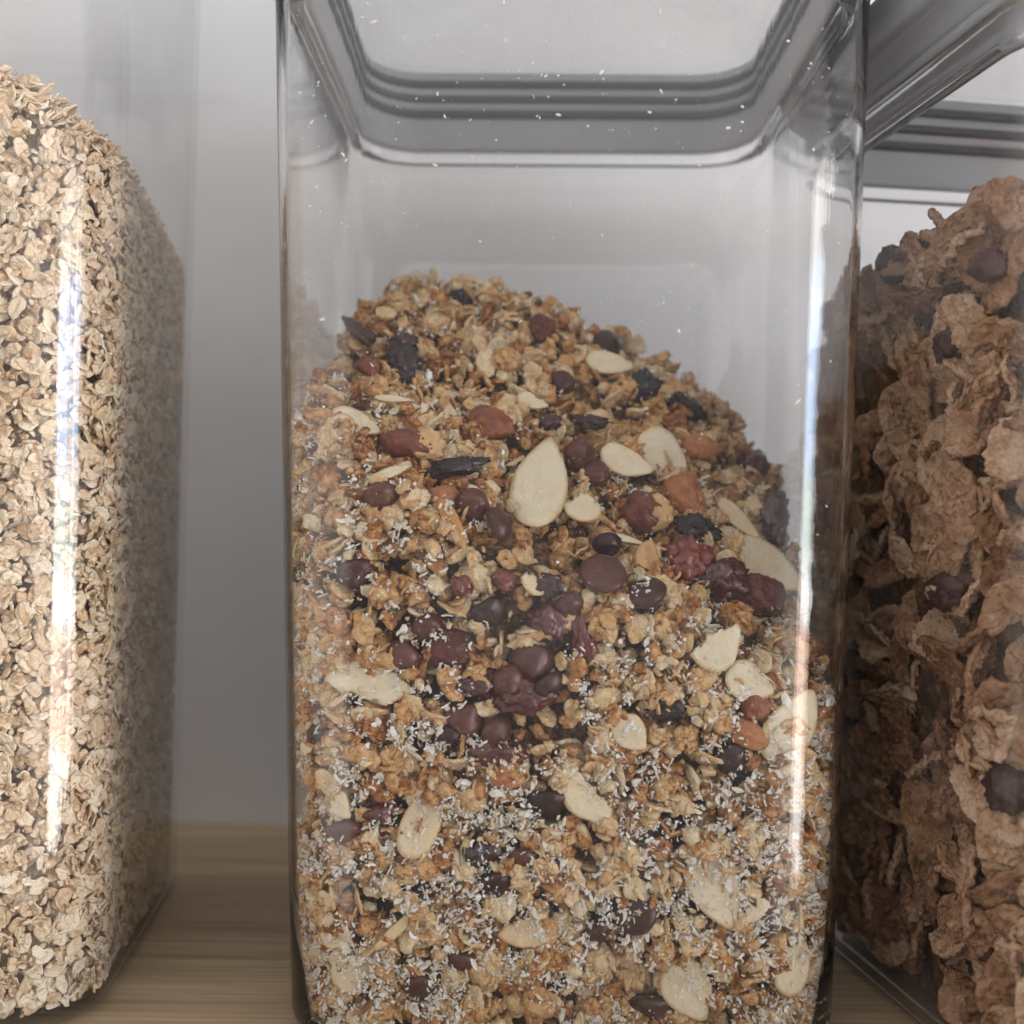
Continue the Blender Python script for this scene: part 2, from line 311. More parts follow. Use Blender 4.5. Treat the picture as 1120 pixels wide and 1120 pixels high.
def build_container(B, label, cm):
    root = empty('food_container', B.c, B.rz)
    tag(root, label, 'container', 'clear square food containers on the shelf')
    H = B.zr+13*mm
    hf = lambda z: B.half(z)
    t = WALLT
    prof = []
    # outer, bottom to top
    prof += [(0.0, B.hb-6*mm, RC-5*mm), (.0, B.hb-3.6*mm, RC-3*mm), (.7*mm, B.hb-1.6*mm, RC-1.2*mm), (2.2*mm, B.hb-.5*mm, RC-.3*mm), (4.5*mm, B.hb, RC)]
    for k in range(1, 9):
        z = 4.5*mm+(B.zr-8*mm)*k/8; prof.append((z, hf(z), RC))
    prof += [(B.zr-1.5*mm, hf(B.zr), RC), (B.zr+1*mm, hf(B.zr)+.7*mm, RC+.5*mm), (H-4*mm, hf(B.zr)+1.0*mm, RC+.6*mm), (H-3*mm, hf(B.zr)+2.4*mm, RC+1.5*mm), (H-.6*mm, hf(B.zr)+2.6*mm, RC+1.5*mm), (H, hf(B.zr)+2*mm, RC+1*mm)]
    # inner, top to bottom
    prof += [(H, hf(B.zr)-.2*mm, RC-.6*mm), (H-.8*mm, hf(B.zr)-.8*mm, RC-t), (B.zr+1.5*mm, hf(B.zr)-.9*mm, RC-t), (B.zr-1*mm, hf(B.zr)-t-.3*mm, RC-t)]
    for k in range(8, -1, -1):
        z = 5*mm+(B.zr-9*mm)*k/8; prof.append((z, hf(z)-t, RC-t))
    prof += [(3.4*mm, B.hb-t-.8*mm, RC-t-.6*mm), (2.6*mm, B.hb-t-3*mm, RC-t-2*mm)]
    V, T = loft(prof)
    body = link('body', np_mesh('container_body', V, T, cm), root)
    # lid: clear plug, silicone ring, outer rim
    lid = empty('lid', (0, 0, 0)); lid.parent = root
    ho = hf(B.zr)-1.1*mm
    z0 = B.zr
    # silicone ring inside the body and the rim above it
    hi = ho-5.2*mm; Ri = RC-3.0*mm
    ztop = z0+23*mm
    ring = [(z0, hi+.2*mm, Ri+.2*mm), (z0, hi+1.3*mm, Ri+1.2*mm), (z0+5.2*mm, hi+1.5*mm, Ri+1.3*mm), (z0+5.4*mm, ho-1.0*mm, RC-2.2*mm), (z0+5.9*mm, ho-.2*mm, RC-1.6*mm), (z0+7.2*mm, ho-.2*mm, RC-1.6*mm), (z0+7.6*mm, ho-1.6*mm, RC-2.8*mm), (z0+8.2*mm, ho-1.6*mm, RC-2.8*mm),
            (z0+8.6*mm, ho-.3*mm, RC-1.7*mm), (z0+12.8*mm, ho-.3*mm, RC-1.7*mm), (z0+13.2*mm, ho+3.4*mm, RC+1.4*mm), (z0+14*mm, ho+4.6*mm, RC+2.4*mm), (ztop-1.5*mm, ho+4.8*mm, RC+2.4*mm), (ztop, ho+3.6*mm, RC+1.4*mm),
            (ztop, hi, Ri), (z0+12*mm, hi, Ri), (z0+1*mm, hi, Ri)]
    V, T = loft(ring, closed=True)
    g = link('gasket', np_mesh('lid_gasket', V, T, M['sil']), lid)
    # three inward ribs
    for k in range(3):
        zc = z0+10.4*mm+k*4.5*mm
        rp = [(zc-1.35*mm, hi+.3*mm, Ri+.3*mm), (zc+1.35*mm, hi+.3*mm, Ri+.3*mm), (zc+1.1*mm, hi-.6*mm, Ri-.5*mm), (zc, hi-1.0*mm, Ri-.8*mm), (zc-1.1*mm, hi-.6*mm, Ri-.5*mm)]
        V, T = loft(rp, closed=True)
        link('rib', np_mesh('gasket_rib', V, T, M['rib']), g)
    # light inset strip between the ribs
    sp = [(z0+9.0*mm, hi-.15*mm, Ri-.1*mm), (ztop-.1*mm, hi-.15*mm, Ri-.1*mm), (ztop-.1*mm, hi+.2*mm, Ri+.2*mm), (z0+9.0*mm, hi+.2*mm, Ri+.2*mm)]
    V, T = loft(sp, closed=True)
    link('inner_band', np_mesh('gasket_band', V, T, M['sil2']), g)
    # clear skirt under the ring
    kp = [(z0-2.6*mm, hi+2.0*mm, Ri+1.7*mm), (z0-3.2*mm, hi+2.8*mm, Ri+2.2*mm), (z0-2.8*mm, ho-1.4*mm, RC-2.4*mm), (z0-2*mm, ho-.7*mm, RC-1.9*mm), (z0+5.0*mm, ho-.7*mm, RC-1.9*mm), (z0+5.0*mm, hi+1.8*mm, Ri+1.5*mm)]
    V, T = loft(kp, closed=True)
    link('skirt', np_mesh('lid_skirt', V, T, M['glass']), lid)
    # clear top plate with a stepped well
    tp = [(ztop+.2*mm, hi+3*mm, Ri+2*mm), (ztop+2.2*mm, hi+3*mm, Ri+2*mm), (ztop+2.2*mm, hi-5*mm, Ri), (ztop+7*mm, hi-6*mm, Ri), (ztop+7*mm, 2*mm, 1.5*mm), (ztop+5.4*mm, 2*mm, 1.5*mm), (ztop+5.4*mm, hi-7.5*mm, Ri-1*mm), (ztop+.2*mm, hi-6.5*mm, Ri-.5*mm)]
    V, T = loft(tp[:5], cap0=False, cap1=True)
    V2, T2 = loft(tp[5:], cap0=True, cap1=False)
    off = len(V); V += V2; T += [(a+off, b_+off, c+off) for a, b_, c in T2]
    n = len(rsq(1, .1, 0))
    # bridge outer bottom edge to the inner well edge
    a0 = off+2*n
    for k in range(n):
        p, q, r_, s_ = a0+k, a0+(k+1) % n, (k+1) % n, k
        T += [(p, q, r_), (p, r_, s_)]
    link('lid_top', np_mesh('lid_top', V, T, M['lidclear']), lid)
    return root

CEN = Box((.0079, .2640), 0, .0537, .0583, .2030)
LEF = Box((-.1408, .2626), math.radians(6.8), .0525, .0555, .253)
RIG = Box((0, 0), math.radians(9.6), .0525, .0555, .1855)
# right one: its left face passes the two measured foot points
_n = Vector((-RIG.ca, -RIG.sa)); _mid = Vector((.0755, .2425))
_mid = Vector((.0850, .1855)) + Vector((-RIG.sa, RIG.ca))*.0500
RIG.c = Vector((_mid.x-_n.x*.0525, _mid.y-_n.y*.0525, 0))
build_container(CEN, 'clear square container of chunky nut granola, the middle one of three', M['clear'])
build_container(LEF, 'clear square container packed with pale rolled oats', M['clear2'])
build_container(RIG, 'clear square container of brown bran flakes and raisins', M['clear2'])

# ------------------------------------------------------------------ content surfaces
def interp(x, tab): return np.interp(x, [a for a, _ in tab], [b_ for _, b_ in tab])
def vnoise(p, sc, seed=0):
    return np.array([noise.noise(Vector((a[0]*sc+seed, a[1]*sc-seed, a[2]*sc if len(a) > 2 else 0))) for a in np.atleast_2d(p)])
def sm(t): t = np.clip(t, 0, 1); return t*t*(3-2*t)
def h_center(x, y):
    Fz = interp(x, [(-.052, .119), (-.03, .108), (-.01, .097), (.01, .088), (.03, .079), (.052, .064)])
    P = interp(x, [(-.055, .142), (-.047, .153), (-.038, .1605), (-.011, .158), (.012, .149), (.031, .137), (.045, .123), (.054, .112)])
    t = (y+.052)/.070
    tt = np.clip(t, 0, 1)
    z = Fz+(P-Fz)*(0.35*tt+0.65*sm(tt))
    z = z+.0016*np.sin(x*210+1.3)*np.sin(y*170+.4)+.0012*np.sin(x*95+y*260)
    return z-np.maximum(t-1, 0)*.015
def h_left(x, y):
    # nearly full; highest to the left, falling off towards the back right corner
    return .197-np.clip(x+.01, 0, 1)*.20-np.clip(x-.02, 0, 1)**2*9-np.clip(y+.02, 0, 1)*.12-np.clip(y-.02, 0, 1)**2*4
def h_right(x, y):
    t = np.clip((x+.052)/.04, 0, 1)
    return .160+.012*sm(t)-np.clip(y+.005, 0, 1)*.34+np.sin(y*110)*.002

def surf_hit(B, hf, px, py, inset=2.6*mm):
    """first point of a container's filling seen at a photo pixel"""
    d = np.array([(px-HX)/F, 1.0, -(py-HY)/F])
    for t in np.arange(.15, .36, .0005):
        p = np.array([0, 0, CAMZ])+d*t
        l = B.to_local(p)
        sd = B.sdf(l, WALLT)[0]
        if sd < -inset+1.6*mm-.001 and l[2] < hf(l[0], l[1]) and l[2] > .002: return l
    return None
def surf_normal(B, hf, l):
    """outward normal (local) of the filling: wall normal or heap normal"""
    sd, gx, gy = B.sdf(l, WALLT)
    top = hf(l[0], l[1])-l[2]
    if top < 4*mm and sd < -3*mm:
        e = .002
        nx = -(hf(l[0]+e, l[1])-hf(l[0]-e, l[1]))/(2*e); ny = -(hf(l[0], l[1]+e)-hf(l[0], l[1]-e))/(2*e)
        return Vector((nx, ny, 1)).normalized()
    return Vector((float(gx), float(gy), .05)).normalized()

def shell_points(B, hf, n, D, dback=None, zmin=.003):
    """random points in the layer just under every outer surface of a filling (local coords) + depth"""
    out = []; got = 0
    while got < n:
        k = 200000
        p = np.stack([RNG.uniform(-.056, .056, k), RNG.uniform(-.056, .056, k), RNG.uniform(zmin, .2, k)], -1)
        sd, gx, gy = B.sdf(p, WALLT)
        top = hf(p[:, 0], p[:, 1])-p[:, 2]
        ok = (sd < -.6*mm) & (top > 0)
        back = (gy > .7)
        dep = np.minimum(np.where(back & (top > D), -sd*1.0+(D*.5), -sd), top*.8)
        ok &= dep < D
        p = p[ok]; out.append(np.concatenate([p, dep[ok, None], gx[ok, None], gy[ok, None], top[ok, None]], 1)); got += len(p)
    return np.concatenate(out)[:n]

# ------------------------------------------------------------------ piece templates (V, T), unit mm -> m
def disc(rx, ry, th, seg=14, rings=3, wob=.12, curl=0.0, bump=.0, crease=0.0, seed=0, jag=0.0, dome=0.0, bsc=1.0, b2=.5, b3=0):
    """closed flake with an uneven outline, curled and bumpy; sizes in mm"""
    V = []; T = []
    def outl(a):
        c, s = math.cos(a), math.sin(a)
        r = 1+wob*noise.noise(Vector((c*1.3+seed*7.1, s*1.3, seed)))*2+jag*noise.noise(Vector((c*5+seed, s*5, seed*3.3)))*2
        return r
    def h(x, y):
        u, v = x/rx, y/ry
        z = curl*(u*u)*rx*.5+curl*.4*v*rx*.5*u+dome*(1-u*u-v*v)
        z += bump*noise.noise(Vector((x*bsc*.45+seed*3, y*bsc*.45, seed)))+bump*b2*noise.noise(Vector((x*bsc*1.1+seed*3, y*bsc*1.1, seed+5)))
        if b3: z += b3*noise.noise(Vector((x*1.1+seed, y*1.1, seed+9)))
        z -= crease*math.exp(-(v/.13)**2)*max(0, 1-u*u*1.1)
        return z
    def layer(side):
        st = len(V)
        V.append((0, 0, h(0, 0)+side*th/2))
        for i in range(1, rings+1):
            f = i/rings
            for k in range(seg):
                a = 2*PI*k/seg
                r = outl(a)*f
                x, y = r*rx*math.cos(a), r*ry*math.sin(a)
                e = th/2*(1-(f**4)*.45)
                V.append((x, y, h(x, y)+side*e))
        for k in range(seg):
            k2 = (k+1) % seg
            t = (st, st+1+k, st+1+k2); T.append(t if side > 0 else t[::-1])
        for i in range(rings-1):
            for k in range(seg):
                k2 = (k+1) % seg
                a, b_, c, d = st+1+i*seg+k, st+1+i*seg+k2, st+1+(i+1)*seg+k2, st+1+(i+1)*seg+k
                for t in ((a, d, c), (a, c, b_)): T.append(t if side > 0 else t[::-1])
        return st
    s1 = layer(1); s2 = layer(-1)
    o1, o2 = s1+1+(rings-1)*seg, s2+1+(rings-1)*seg
    for k in range(seg):
        k2 = (k+1) % seg
        T += [(o1+k, o2+k, o2+k2), (o1+k, o2+k2, o1+k2)]
    return np.array(V)*mm, np.array(T)
def ico(sub):
    import bmesh
    bm = bmesh.new(); bmesh.ops.create_icosphere(bm, subdivisions=sub, radius=1)
    V = np.array([v.co[:] for v in bm.verts]); T = np.array([[v.index for v in f.verts] for f in bm.faces]); bm.free()
    return V, T
ICO2 = ico(2); ICO3 = ico(3); ICO4 = ico(4)
def lump(rx, ry, rz, amp=.2, sc=1.6, seed=0, sub=2, amp2=0.0, sc2=5, flat=None):
    V, T = {2: ICO2, 3: ICO3, 4: ICO4}[sub]; V = V.copy()
    for i, v in enumerate(V):
        vv = Vector(v)
        d = 1+amp*noise.noise(vv*sc+Vector((seed*3.7, 0, seed)))*1.6+amp2*(abs(noise.noise(vv*sc2+Vector((0, seed*2.1, 0))))*2-.5)
        V[i] = np.array(v)*d*(rx, ry, rz)
    if flat is not None: V[:, 2] = np.maximum(V[:, 2], flat)
    return V*mm, T
def shred(l, w, t, bend, seed=0):
    """thin bent sliver with tapered ends"""
    n = 5; V = []; T = []
    for i in range(n):
        f = i/(n-1); x = (f-.5)*l; y = bend*math.sin(f*PI)
        ww = w*(.45+.55*math.sin(PI*min(max(f, .08), .92)))*(1+.25*noise.noise(Vector((f*4, seed, 0))))
        z = .25*w*noise.noise(Vector((f*3, seed, 9)))
        for a, b_ in ((-1, -1), (1, -1), (1, 1), (-1, 1)): V.append((x, y+a*ww/2, z+b_*t/2))
    for i in range(n-1):
        for k in range(4):
            a, b_, c, d = i*4+k, i*4+(k+1) % 4, (i+1)*4+(k+1) % 4, (i+1)*4+k
            T += [(a, b_, c), (a, c, d)]
    T += [(0, 2, 1), (0, 3, 2)]; e = (n-1)*4; T += [(e, e+1, e+2), (e, e+2, e+3)]
    return np.array(V)*mm, np.array(T)
def chip_mesh(r=4.2, hgt=5.0, seed=0, sub=0):
    prof = [(0, 0), (r*.6, 0), (r*.9, .25), (r, .9), (r*.97, 1.6), (r*.82, 2.5), (r*.58, 3.3), (r*.34, hgt*.82), (r*.16, hgt*.95), (0, hgt)]
    seg = 28; V = [(0, 0, 0)]; T = []
    for (a, z) in prof[1:-1]:
        for k in range(seg):
            an = 2*PI*k/seg
            q = 1+.05*noise.noise(Vector((math.cos(an)*1.5+seed*5, math.sin(an)*1.5, z*.4)))
            V.append((a*q*math.cos(an)+.06*z*z*.3*math.sin(seed), a*q*math.sin(an)+.06*z*z*.3*math.cos(seed), z))
    V.append((.3*math.sin(seed), .3*math.cos(seed), hgt)); m_ = len(prof)-2
    for k in range(seg): T.append((0, 1+(k+1) % seg, 1+k))
    for i in range(m_-1):
        for k in range(seg):
            a, b_, c, d = 1+i*seg+k, 1+i*seg+(k+1) % seg, 1+(i+1)*seg+(k+1) % seg, 1+(i+1)*seg+k
            T += [(a, b_, c), (a, c, d)]
    e = len(V)-1
    for k in range(seg): T.append((1+(m_-1)*seg+k, 1+(m_-1)*seg+(k+1) % seg, e))
    V = np.array(V); V[:, 2] -= 1.8
    return V*mm, np.array(T)
def almond_outline_disc(rx, ry, th, seed, broken=0):
    """teardrop slice of almond; broken slices lose a jagged piece"""
    V, T = disc(1, 1, th, seg=40, rings=6, wob=.02, curl=0, bump=0, seed=seed)
    V = V/mm
    for i in range(len(V)):
        x, y, z = V[i]
        r = math.hypot(x, y)
        x2 = x*rx; y2 = y*ry*(1-.26*x)*(1-.38*max(x, 0)**2)
        z2 = z+.25*math.sin(x*2+seed)+.10*rx*.12*(x*x)*4+.12*noise.noise(Vector((x*3, y*3, seed)))
        V[i] = (x2, y2, z2)
    if broken:
        an = seed*2.4; c, s = math.cos(an), math.sin(an)
        for i in range(len(V)):
            x, y, z = V[i]
            u = x*c+y*s; v = -x*s+y*c
            lim = (.25 if broken == 1 else 0.0)*rx+1.1*noise.noise(Vector((v*.9, seed, 1)))+.8*noise.noise(Vector((v*2.5, seed, 4)))
            if u > lim: u = lim+(u-lim)*.03
            V[i] = (u*c-v*s, u*s+v*c, z)
    return V*mm, T
def teardrop(V, k=.35):
    V = V.copy(); mxr = np.abs(V[:, 0]).max(); f = V[:, 0]/mxr
    V[:, 1] *= 1-k*f; V[:, 2] *= 1-k*f; return V

def hollow(P):
    """hollows behind the front wall where the crumbs stand back from the plastic (depth in m)"""
    n_ = np.array([noise.noise(Vector((a*75+9, c*75, 2.5)))+.4*noise.noise(Vector((a*190, c*190, 7.5))) for a, b_, c in P])
    g = np.exp(-(((P[:, 0]+.004)/.030)**2+((P[:, 2]-.078)/.028)**2))*.34
    return np.clip(n_-.16+g, 0, .5)*8*mm
def rand_rots(n, nrm=None, bias=0.0):
    """random rotation matrices whose local z leans to nrm by bias"""
    z = RNG.normal(size=(n, 3)); z /= np.linalg.norm(z, axis=1, keepdims=True)
    if nrm is not None:
        b_ = bias if np.isscalar(bias) else bias[:, None]
        z = z+nrm*b_; z /= np.linalg.norm(z, axis=1, keepdims=True)
    a = RNG.normal(size=(n, 3)); x = a-(a*z).sum(1, keepdims=True)*z; x /= np.linalg.norm(x, axis=1, keepdims=True)
    y = np.cross(z, x)
    return np.stack([x, y, z], -1)   # columns
def push_in(B, Vw, P, iters=3, margin=.15*mm):
    """Vw (k,m,3) vertices around P (k,3): move pieces off the container's inner wall and floor"""
    for _ in range(iters):
        sd, gx, gy = B.sdf(Vw+P[:, None, :], WALLT)
        j = sd.argmax(1); i = np.arange(len(P))
        d = np.maximum(sd[i, j]+margin, 0)
        P[:, 0] -= d*gx[i, j]; P[:, 1] -= d*gy[i, j]
        zmin = (Vw[:, :, 2]+P[:, None, 2]).min(1); P[:, 2] += np.maximum(.0032-zmin, 0)
    return P

HERO_ZONES = []     # (centre, normal, radius): crumbs in front of these are dropped
def clear_zone(P):
    keep = np.ones(len(P), bool)
    for c, n, r_ in HERO_ZONES:
        d = P-c; a = d@n; tang = np.sqrt(np.maximum((d*d).sum(1)-a*a, 0))
        keep &= ~((tang < r_) & (a > -.3*mm) & (a < 8*mm))
    return keep

def scatter(B, hf, tmpl, n, D, mat_, name, group, label, cat, n_indiv, smin=.7, smax=1.2, bias=1.2, tint=(0, 1), stuff_label=None, top_only=False, dens=None, hero=False, tintdepth=0.0, stuff_name=None):
    sp = shell_points(B, hf, n, D)
    if dens is not None: sp = sp[RNG.random(len(sp)) < dens(sp)]
    P = sp[:, :3].copy()
    if hero is not False:
        k = clear_zone(P) if hero is True else np.ones(len(P), bool)
        k &= sp[:, 3] > hollow(P); P = P[k]; sp = sp[k]
    n = len(P)
    wn = np.stack([sp[:, 4], sp[:, 5], np.zeros(n)], -1)
    tn = np.tile(np.array([[0, -.45, .9]]), (n, 1))
    nr = np.where((sp[:, 6] < -0+6*mm)[:, None] & (sp[:, 3] < 6*mm)[:, None] & (sp[:, 6:7] < 5*mm), tn, wn)
    R = rand_rots(n, nr, bias)
    sc = RNG.uniform(smin, smax, n)
    ti = RNG.uniform(tint[0], tint[1], n)
    tid = RNG.integers(0, len(tmpl), n)
    allV = [None]*n
    for t in range(len(tmpl)):
        idx = np.where(tid == t)[0]
        if not len(idx): continue
        V = tmpl[t][0]
        Vw = np.einsum('kij,mj->kmi', R[idx], V)*sc[idx, None, None]
        Pi = push_in(B, Vw, P[idx].copy()); P[idx] = Pi
        Vf = Vw+Pi[:, None, :]
        for a, i in enumerate(idx): allV[i] = Vf[a]
    # individuals: those that show largest = nearest the visible surface and the camera
    Wd = B.to_world(P)
    dist = np.sqrt(Wd[:, 0]**2+Wd[:, 1]**2+(Wd[:, 2]-CAMZ)**2)
    u = (Wd[:, 0]/Wd[:, 1]*F+HX); v = HY-(Wd[:, 2]-CAMZ)/Wd[:, 1]*F
    inframe = (u > 8) & (u < 1112) & (v > 8) & (v < 1112)
    ln = np.arctan2(-P[:, 1], P[:, 0])
    camdir = -(Wd-np.array([0, 0, CAMZ])); camdir /= np.linalg.norm(camdir, axis=1, keepdims=True)
    cl = np.stack([camdir[:, 0]*B.ca+camdir[:, 1]*B.sa, -camdir[:, 0]*B.sa+camdir[:, 1]*B.ca, camdir[:, 2]], -1)
    facing = np.maximum((cl*wn).sum(1), (cl*tn).sum(1)*(sp[:, 6] < 5*mm)) 
    near = -B.sdf(P, WALLT)[0]; near = np.minimum(near, sp[:, 6])
    score = np.where(inframe & (facing > .25) & (near < 2.6*mm), sc*(1-near/(4*mm))/dist, -1)
    order = np.argsort(-score)[:n_indiv]; order = order[score[order] > 0]
    isind = np.zeros(n, bool); isind[order] = True
    meshes = {}
    for i in order:
        tb = int(ti[i]*5.999)
        key = (int(tid[i]), tb)
        if key not in meshes: meshes[key] = np_mesh(name, *tmpl[key[0]], mat_, tint=(tb+.5)/6)
        o = link(name, meshes[key])
        m4 = Matrix([[*(R[i][0]*sc[i]), 0], [*(R[i][1]*sc[i]), 0], [*(R[i][2]*sc[i]), 0], [0, 0, 0, 1]])
        m4.translation = P[i]
        o.matrix_world = Matrix.Translation(B.c) @ Matrix.Rotation(B.rz, 4, 'Z') @ m4
        tag(o, label, cat, group)
    rest = np.where(~isind)[0]
    if len(rest):
        Vs = []; Ts = []; Tt = []; off = 0
        for i in rest:
            V = allV[i]; Vs.append(V); Ts.append(tmpl[tid[i]][1]+off); off += len(V); Tt.append(np.full(len(V), ti[i], dtype=np.float32))
        o = link(stuff_name or name+'_heap', np_mesh(name+'_heap', np.concatenate(Vs), np.concatenate(Ts), mat_, tint=np.concatenate(Tt)))
        o.location = B.c; o.rotation_euler = (0, 0, B.rz)
        tag(o, stuff_label, cat, kind='stuff')
    return len(order)

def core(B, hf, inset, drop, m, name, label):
    """the packed inside of a filling, one solid block that closes the gaps between pieces"""
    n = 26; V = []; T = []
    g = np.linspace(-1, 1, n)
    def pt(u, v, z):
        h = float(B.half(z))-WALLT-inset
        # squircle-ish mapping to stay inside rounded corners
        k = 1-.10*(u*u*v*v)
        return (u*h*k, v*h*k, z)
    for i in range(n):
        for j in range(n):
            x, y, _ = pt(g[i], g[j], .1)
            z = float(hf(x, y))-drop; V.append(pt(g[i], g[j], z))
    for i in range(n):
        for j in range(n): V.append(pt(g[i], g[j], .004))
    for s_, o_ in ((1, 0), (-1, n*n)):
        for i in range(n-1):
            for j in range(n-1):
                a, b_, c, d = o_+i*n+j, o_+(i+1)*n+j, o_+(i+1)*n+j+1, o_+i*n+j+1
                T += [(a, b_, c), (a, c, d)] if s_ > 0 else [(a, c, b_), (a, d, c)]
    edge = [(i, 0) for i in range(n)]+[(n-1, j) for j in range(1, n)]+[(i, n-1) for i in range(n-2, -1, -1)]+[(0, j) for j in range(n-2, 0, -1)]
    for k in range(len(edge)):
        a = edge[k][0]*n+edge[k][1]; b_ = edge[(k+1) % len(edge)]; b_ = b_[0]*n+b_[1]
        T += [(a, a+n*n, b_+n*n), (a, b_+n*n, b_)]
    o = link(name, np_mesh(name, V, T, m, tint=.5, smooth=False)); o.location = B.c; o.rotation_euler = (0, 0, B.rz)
    tag(o, label, 'food', kind='stuff')
core(CEN, h_center, 7.5*mm, 7.5*mm, M['core'], 'granola_filling', 'packed inside of the granola, coloured dark like its shaded gaps')
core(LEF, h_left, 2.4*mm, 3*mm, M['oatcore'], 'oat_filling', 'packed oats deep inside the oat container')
core(RIG, h_right, 6*mm, 11*mm, M['brancore'], 'cereal_filling', 'packed inside of the bran flakes, coloured dark like their shaded gaps')

# ------------------------------------------------------------------ hero pieces of the granola
def basis(n, spin):
    n = n.normalized(); up = Vector((0, 0, 1)) if abs(n.z) < .95 else Vector((0, 1, 0))
    x = up.cross(n).normalized(); y = n.cross(x)
    m3 = Matrix((x, y, n)).transposed()
    return m3 @ Matrix.Rotation(spin, 3, 'Z')
def place_piece(B, hf, parts, name, px, py, spin, tilt=(0, 0), lift=.4, label='', cat='', group=None, rad=3, zone=.8, normal=None):
    """parts: [(partname, V, T, mat, tint)]; the first is the piece itself (or its first part)"""
    l = surf_hit(B, hf, px, py)
    if l is None: print('no hit', px, py, name); return None
    l = np.array(l, float)
    n = surf_normal(B, hf, l)
    # lean half way towards the eye so the piece shows its face
    w_ = np.array([0, 0, CAMZ])-B.to_world(l); e = Vector((w_[0]*B.ca+w_[1]*B.sa, -w_[0]*B.sa+w_[1]*B.ca, w_[2])).normalized()
    n2 = (n+e*.8).normalized()
    m3 = basis(n2, spin) @ Euler((tilt[0], tilt[1], 0)).to_matrix()
    allV = np.concatenate([p[1] for p in parts])
    R = np.array(m3); Vw = (allV@R.T)[None]
    P = (l+np.array(n2)*(lift*.8)*mm)[None]
    P = push_in(B, Vw, P.copy(), iters=5)[0]
    MW = Matrix.Translation(B.c) @ Matrix.Rotation(B.rz, 4, 'Z') @ (Matrix.Translation(P) @ m3.to_4x4())
    if len(parts) == 1:
        o = link(name, np_mesh(name, parts[0][1], parts[0][2], parts[0][3], tint=parts[0][4])); o.matrix_world = MW
    else:
        o = empty(name, (0, 0, 0)); o.matrix_world = MW
        for pn, V, T, m_, t_ in parts: link(pn, np_mesh(pn, V, T, m_, tint=t_), o)
    tag(o, label, cat, group)
    HERO_ZONES.append((P, np.array(n2), rad*mm*zone))
    return o

PXMM = 5.75   # px per mm at the front of the granola
cnt = [0]
def slice_(px, py, wpx, hpx, deg, label, broken=0, tint=.75, tilt=(0, 0), lift=.8, zone=.8):
    cnt[0] += 1; d = surf_hit(CEN, h_center, px, py)
    k = F/1000/(CEN.to_world(d)[1]) if d is not None else PXMM
    rx, ry = max(wpx, hpx)/2/k, min(wpx, hpx)/2/k
    V, T = almond_outline_disc(rx, ry, .8, cnt[0]*1.37, broken)
    tt = np.full(len(V), tint); half_n = 1+6*40
    for s0 in (0, half_n):
        for k_ in range(40):
            q = noise.noise(Vector((math.cos(k_/40*2*PI)*1.5+cnt[0], math.sin(k_/40*2*PI)*1.5, 0)))
            tt[s0+1+5*40+k_] = tint*(.12 if q > -.15 else .7)
    rq = random.Random(cnt[0]); tilt = (tilt[0]+rq.uniform(-.2, .2), tilt[1]+rq.uniform(-.2, .2)); tint = tt
    place_piece(CEN, h_center, [('almond_slice', V, T, M['almond'], tint)], 'almond_slice', px, py, math.radians(deg), tilt, lift, label, 'almond slice', 'almond slices in the granola', rad=min(rx, ry)*1.2, zone=zone*.95)
def chip(px, py, dpx, deg, label, tilt=(0, 0), tint=.5, lift=0.6):
    dpx *= 1.1
    cnt[0] += 1; d = surf_hit(CEN, h_center, px, py)
    k = F/1000/(CEN.to_world(d)[1]) if d is not None else PXMM
    V, T = chip_mesh(dpx/2/k, dpx/2/k*1.15, cnt[0])
    place_piece(CEN, h_center, [('chocolate_chip', V, T, M['chip'], tint)], 'chocolate_chip', px, py, math.radians(deg), tilt, lift, label, 'chocolate chip', 'chocolate chips in the granola', rad=dpx/2/k, zone=.85)
def berry(px, py, wpx, hpx, deg, label, kind='dried_cranberry', tint=.5, lift=.5, amp=.3):
    cnt[0] += 1; d = surf_hit(CEN, h_center, px, py)
    k = F/1000/(CEN.to_world(d)[1]) if d is not None else PXMM
    rx, ry = wpx/2/k, hpx/2/k
    V, T = lump(rx, ry, min(rx, ry)*.75, amp=amp, sc=1.4, seed=cnt[0], sub=4, amp2=.26, sc2=3.6)
    mm_ = M['cran'] if kind == 'dried_cranberry' else M['raisin']
    place_piece(CEN, h_center, [(kind, V, T, mm_, tint)], kind, px, py, math.radians(deg), (0, 0), lift, label, kind.replace('_', ' '), 'dried fruit in the granola', rad=min(rx, ry), zone=.85)
def nut(px, py, wpx, hpx, deg, label, kind='almond', tint=.55, cut=False, lift=.6, cutside=1):
    cnt[0] += 1; d = surf_hit(CEN, h_center, px, py)
    k = F/1000/(CEN.to_world(d)[1]) if d is not None else PXMM
    rx, ry = wpx/2/k, hpx/2/k
    if kind == 'almond':
        V, T = lump(rx, ry, ry*.75, amp=.12, sc=1.5, seed=cnt[0], sub=4, amp2=.07, sc2=5); V = teardrop(V, .38)
    else:
        V, T = lump(rx, ry, min(rx, ry)*.9, amp=.16, sc=1.2, seed=cnt[0], sub=4, amp2=.07, sc2=5)
    parts = [('skin', V, T, M['skin'], tint)]
    if cut:
        V2 = V.copy(); f = cutside
        V2, T2 = lump(rx*.82, ry*.88, min(rx, ry)*.86, amp=.12, sc=2.2, seed=cnt[0]+3, sub=4, amp2=.14, sc2=4)
        V2[:, 0] += f*rx*.42*mm
        parts.append(('flesh', V2, T2, M['nutcut'], .6))
    place_piece(CEN, h_center, parts if cut else [(kind, *parts[0][1:])], kind, px, py, math.radians(deg), (0, 0), lift, label, kind, 'whole and broken nuts in the granola', rad=min(rx, ry), zone=.85)

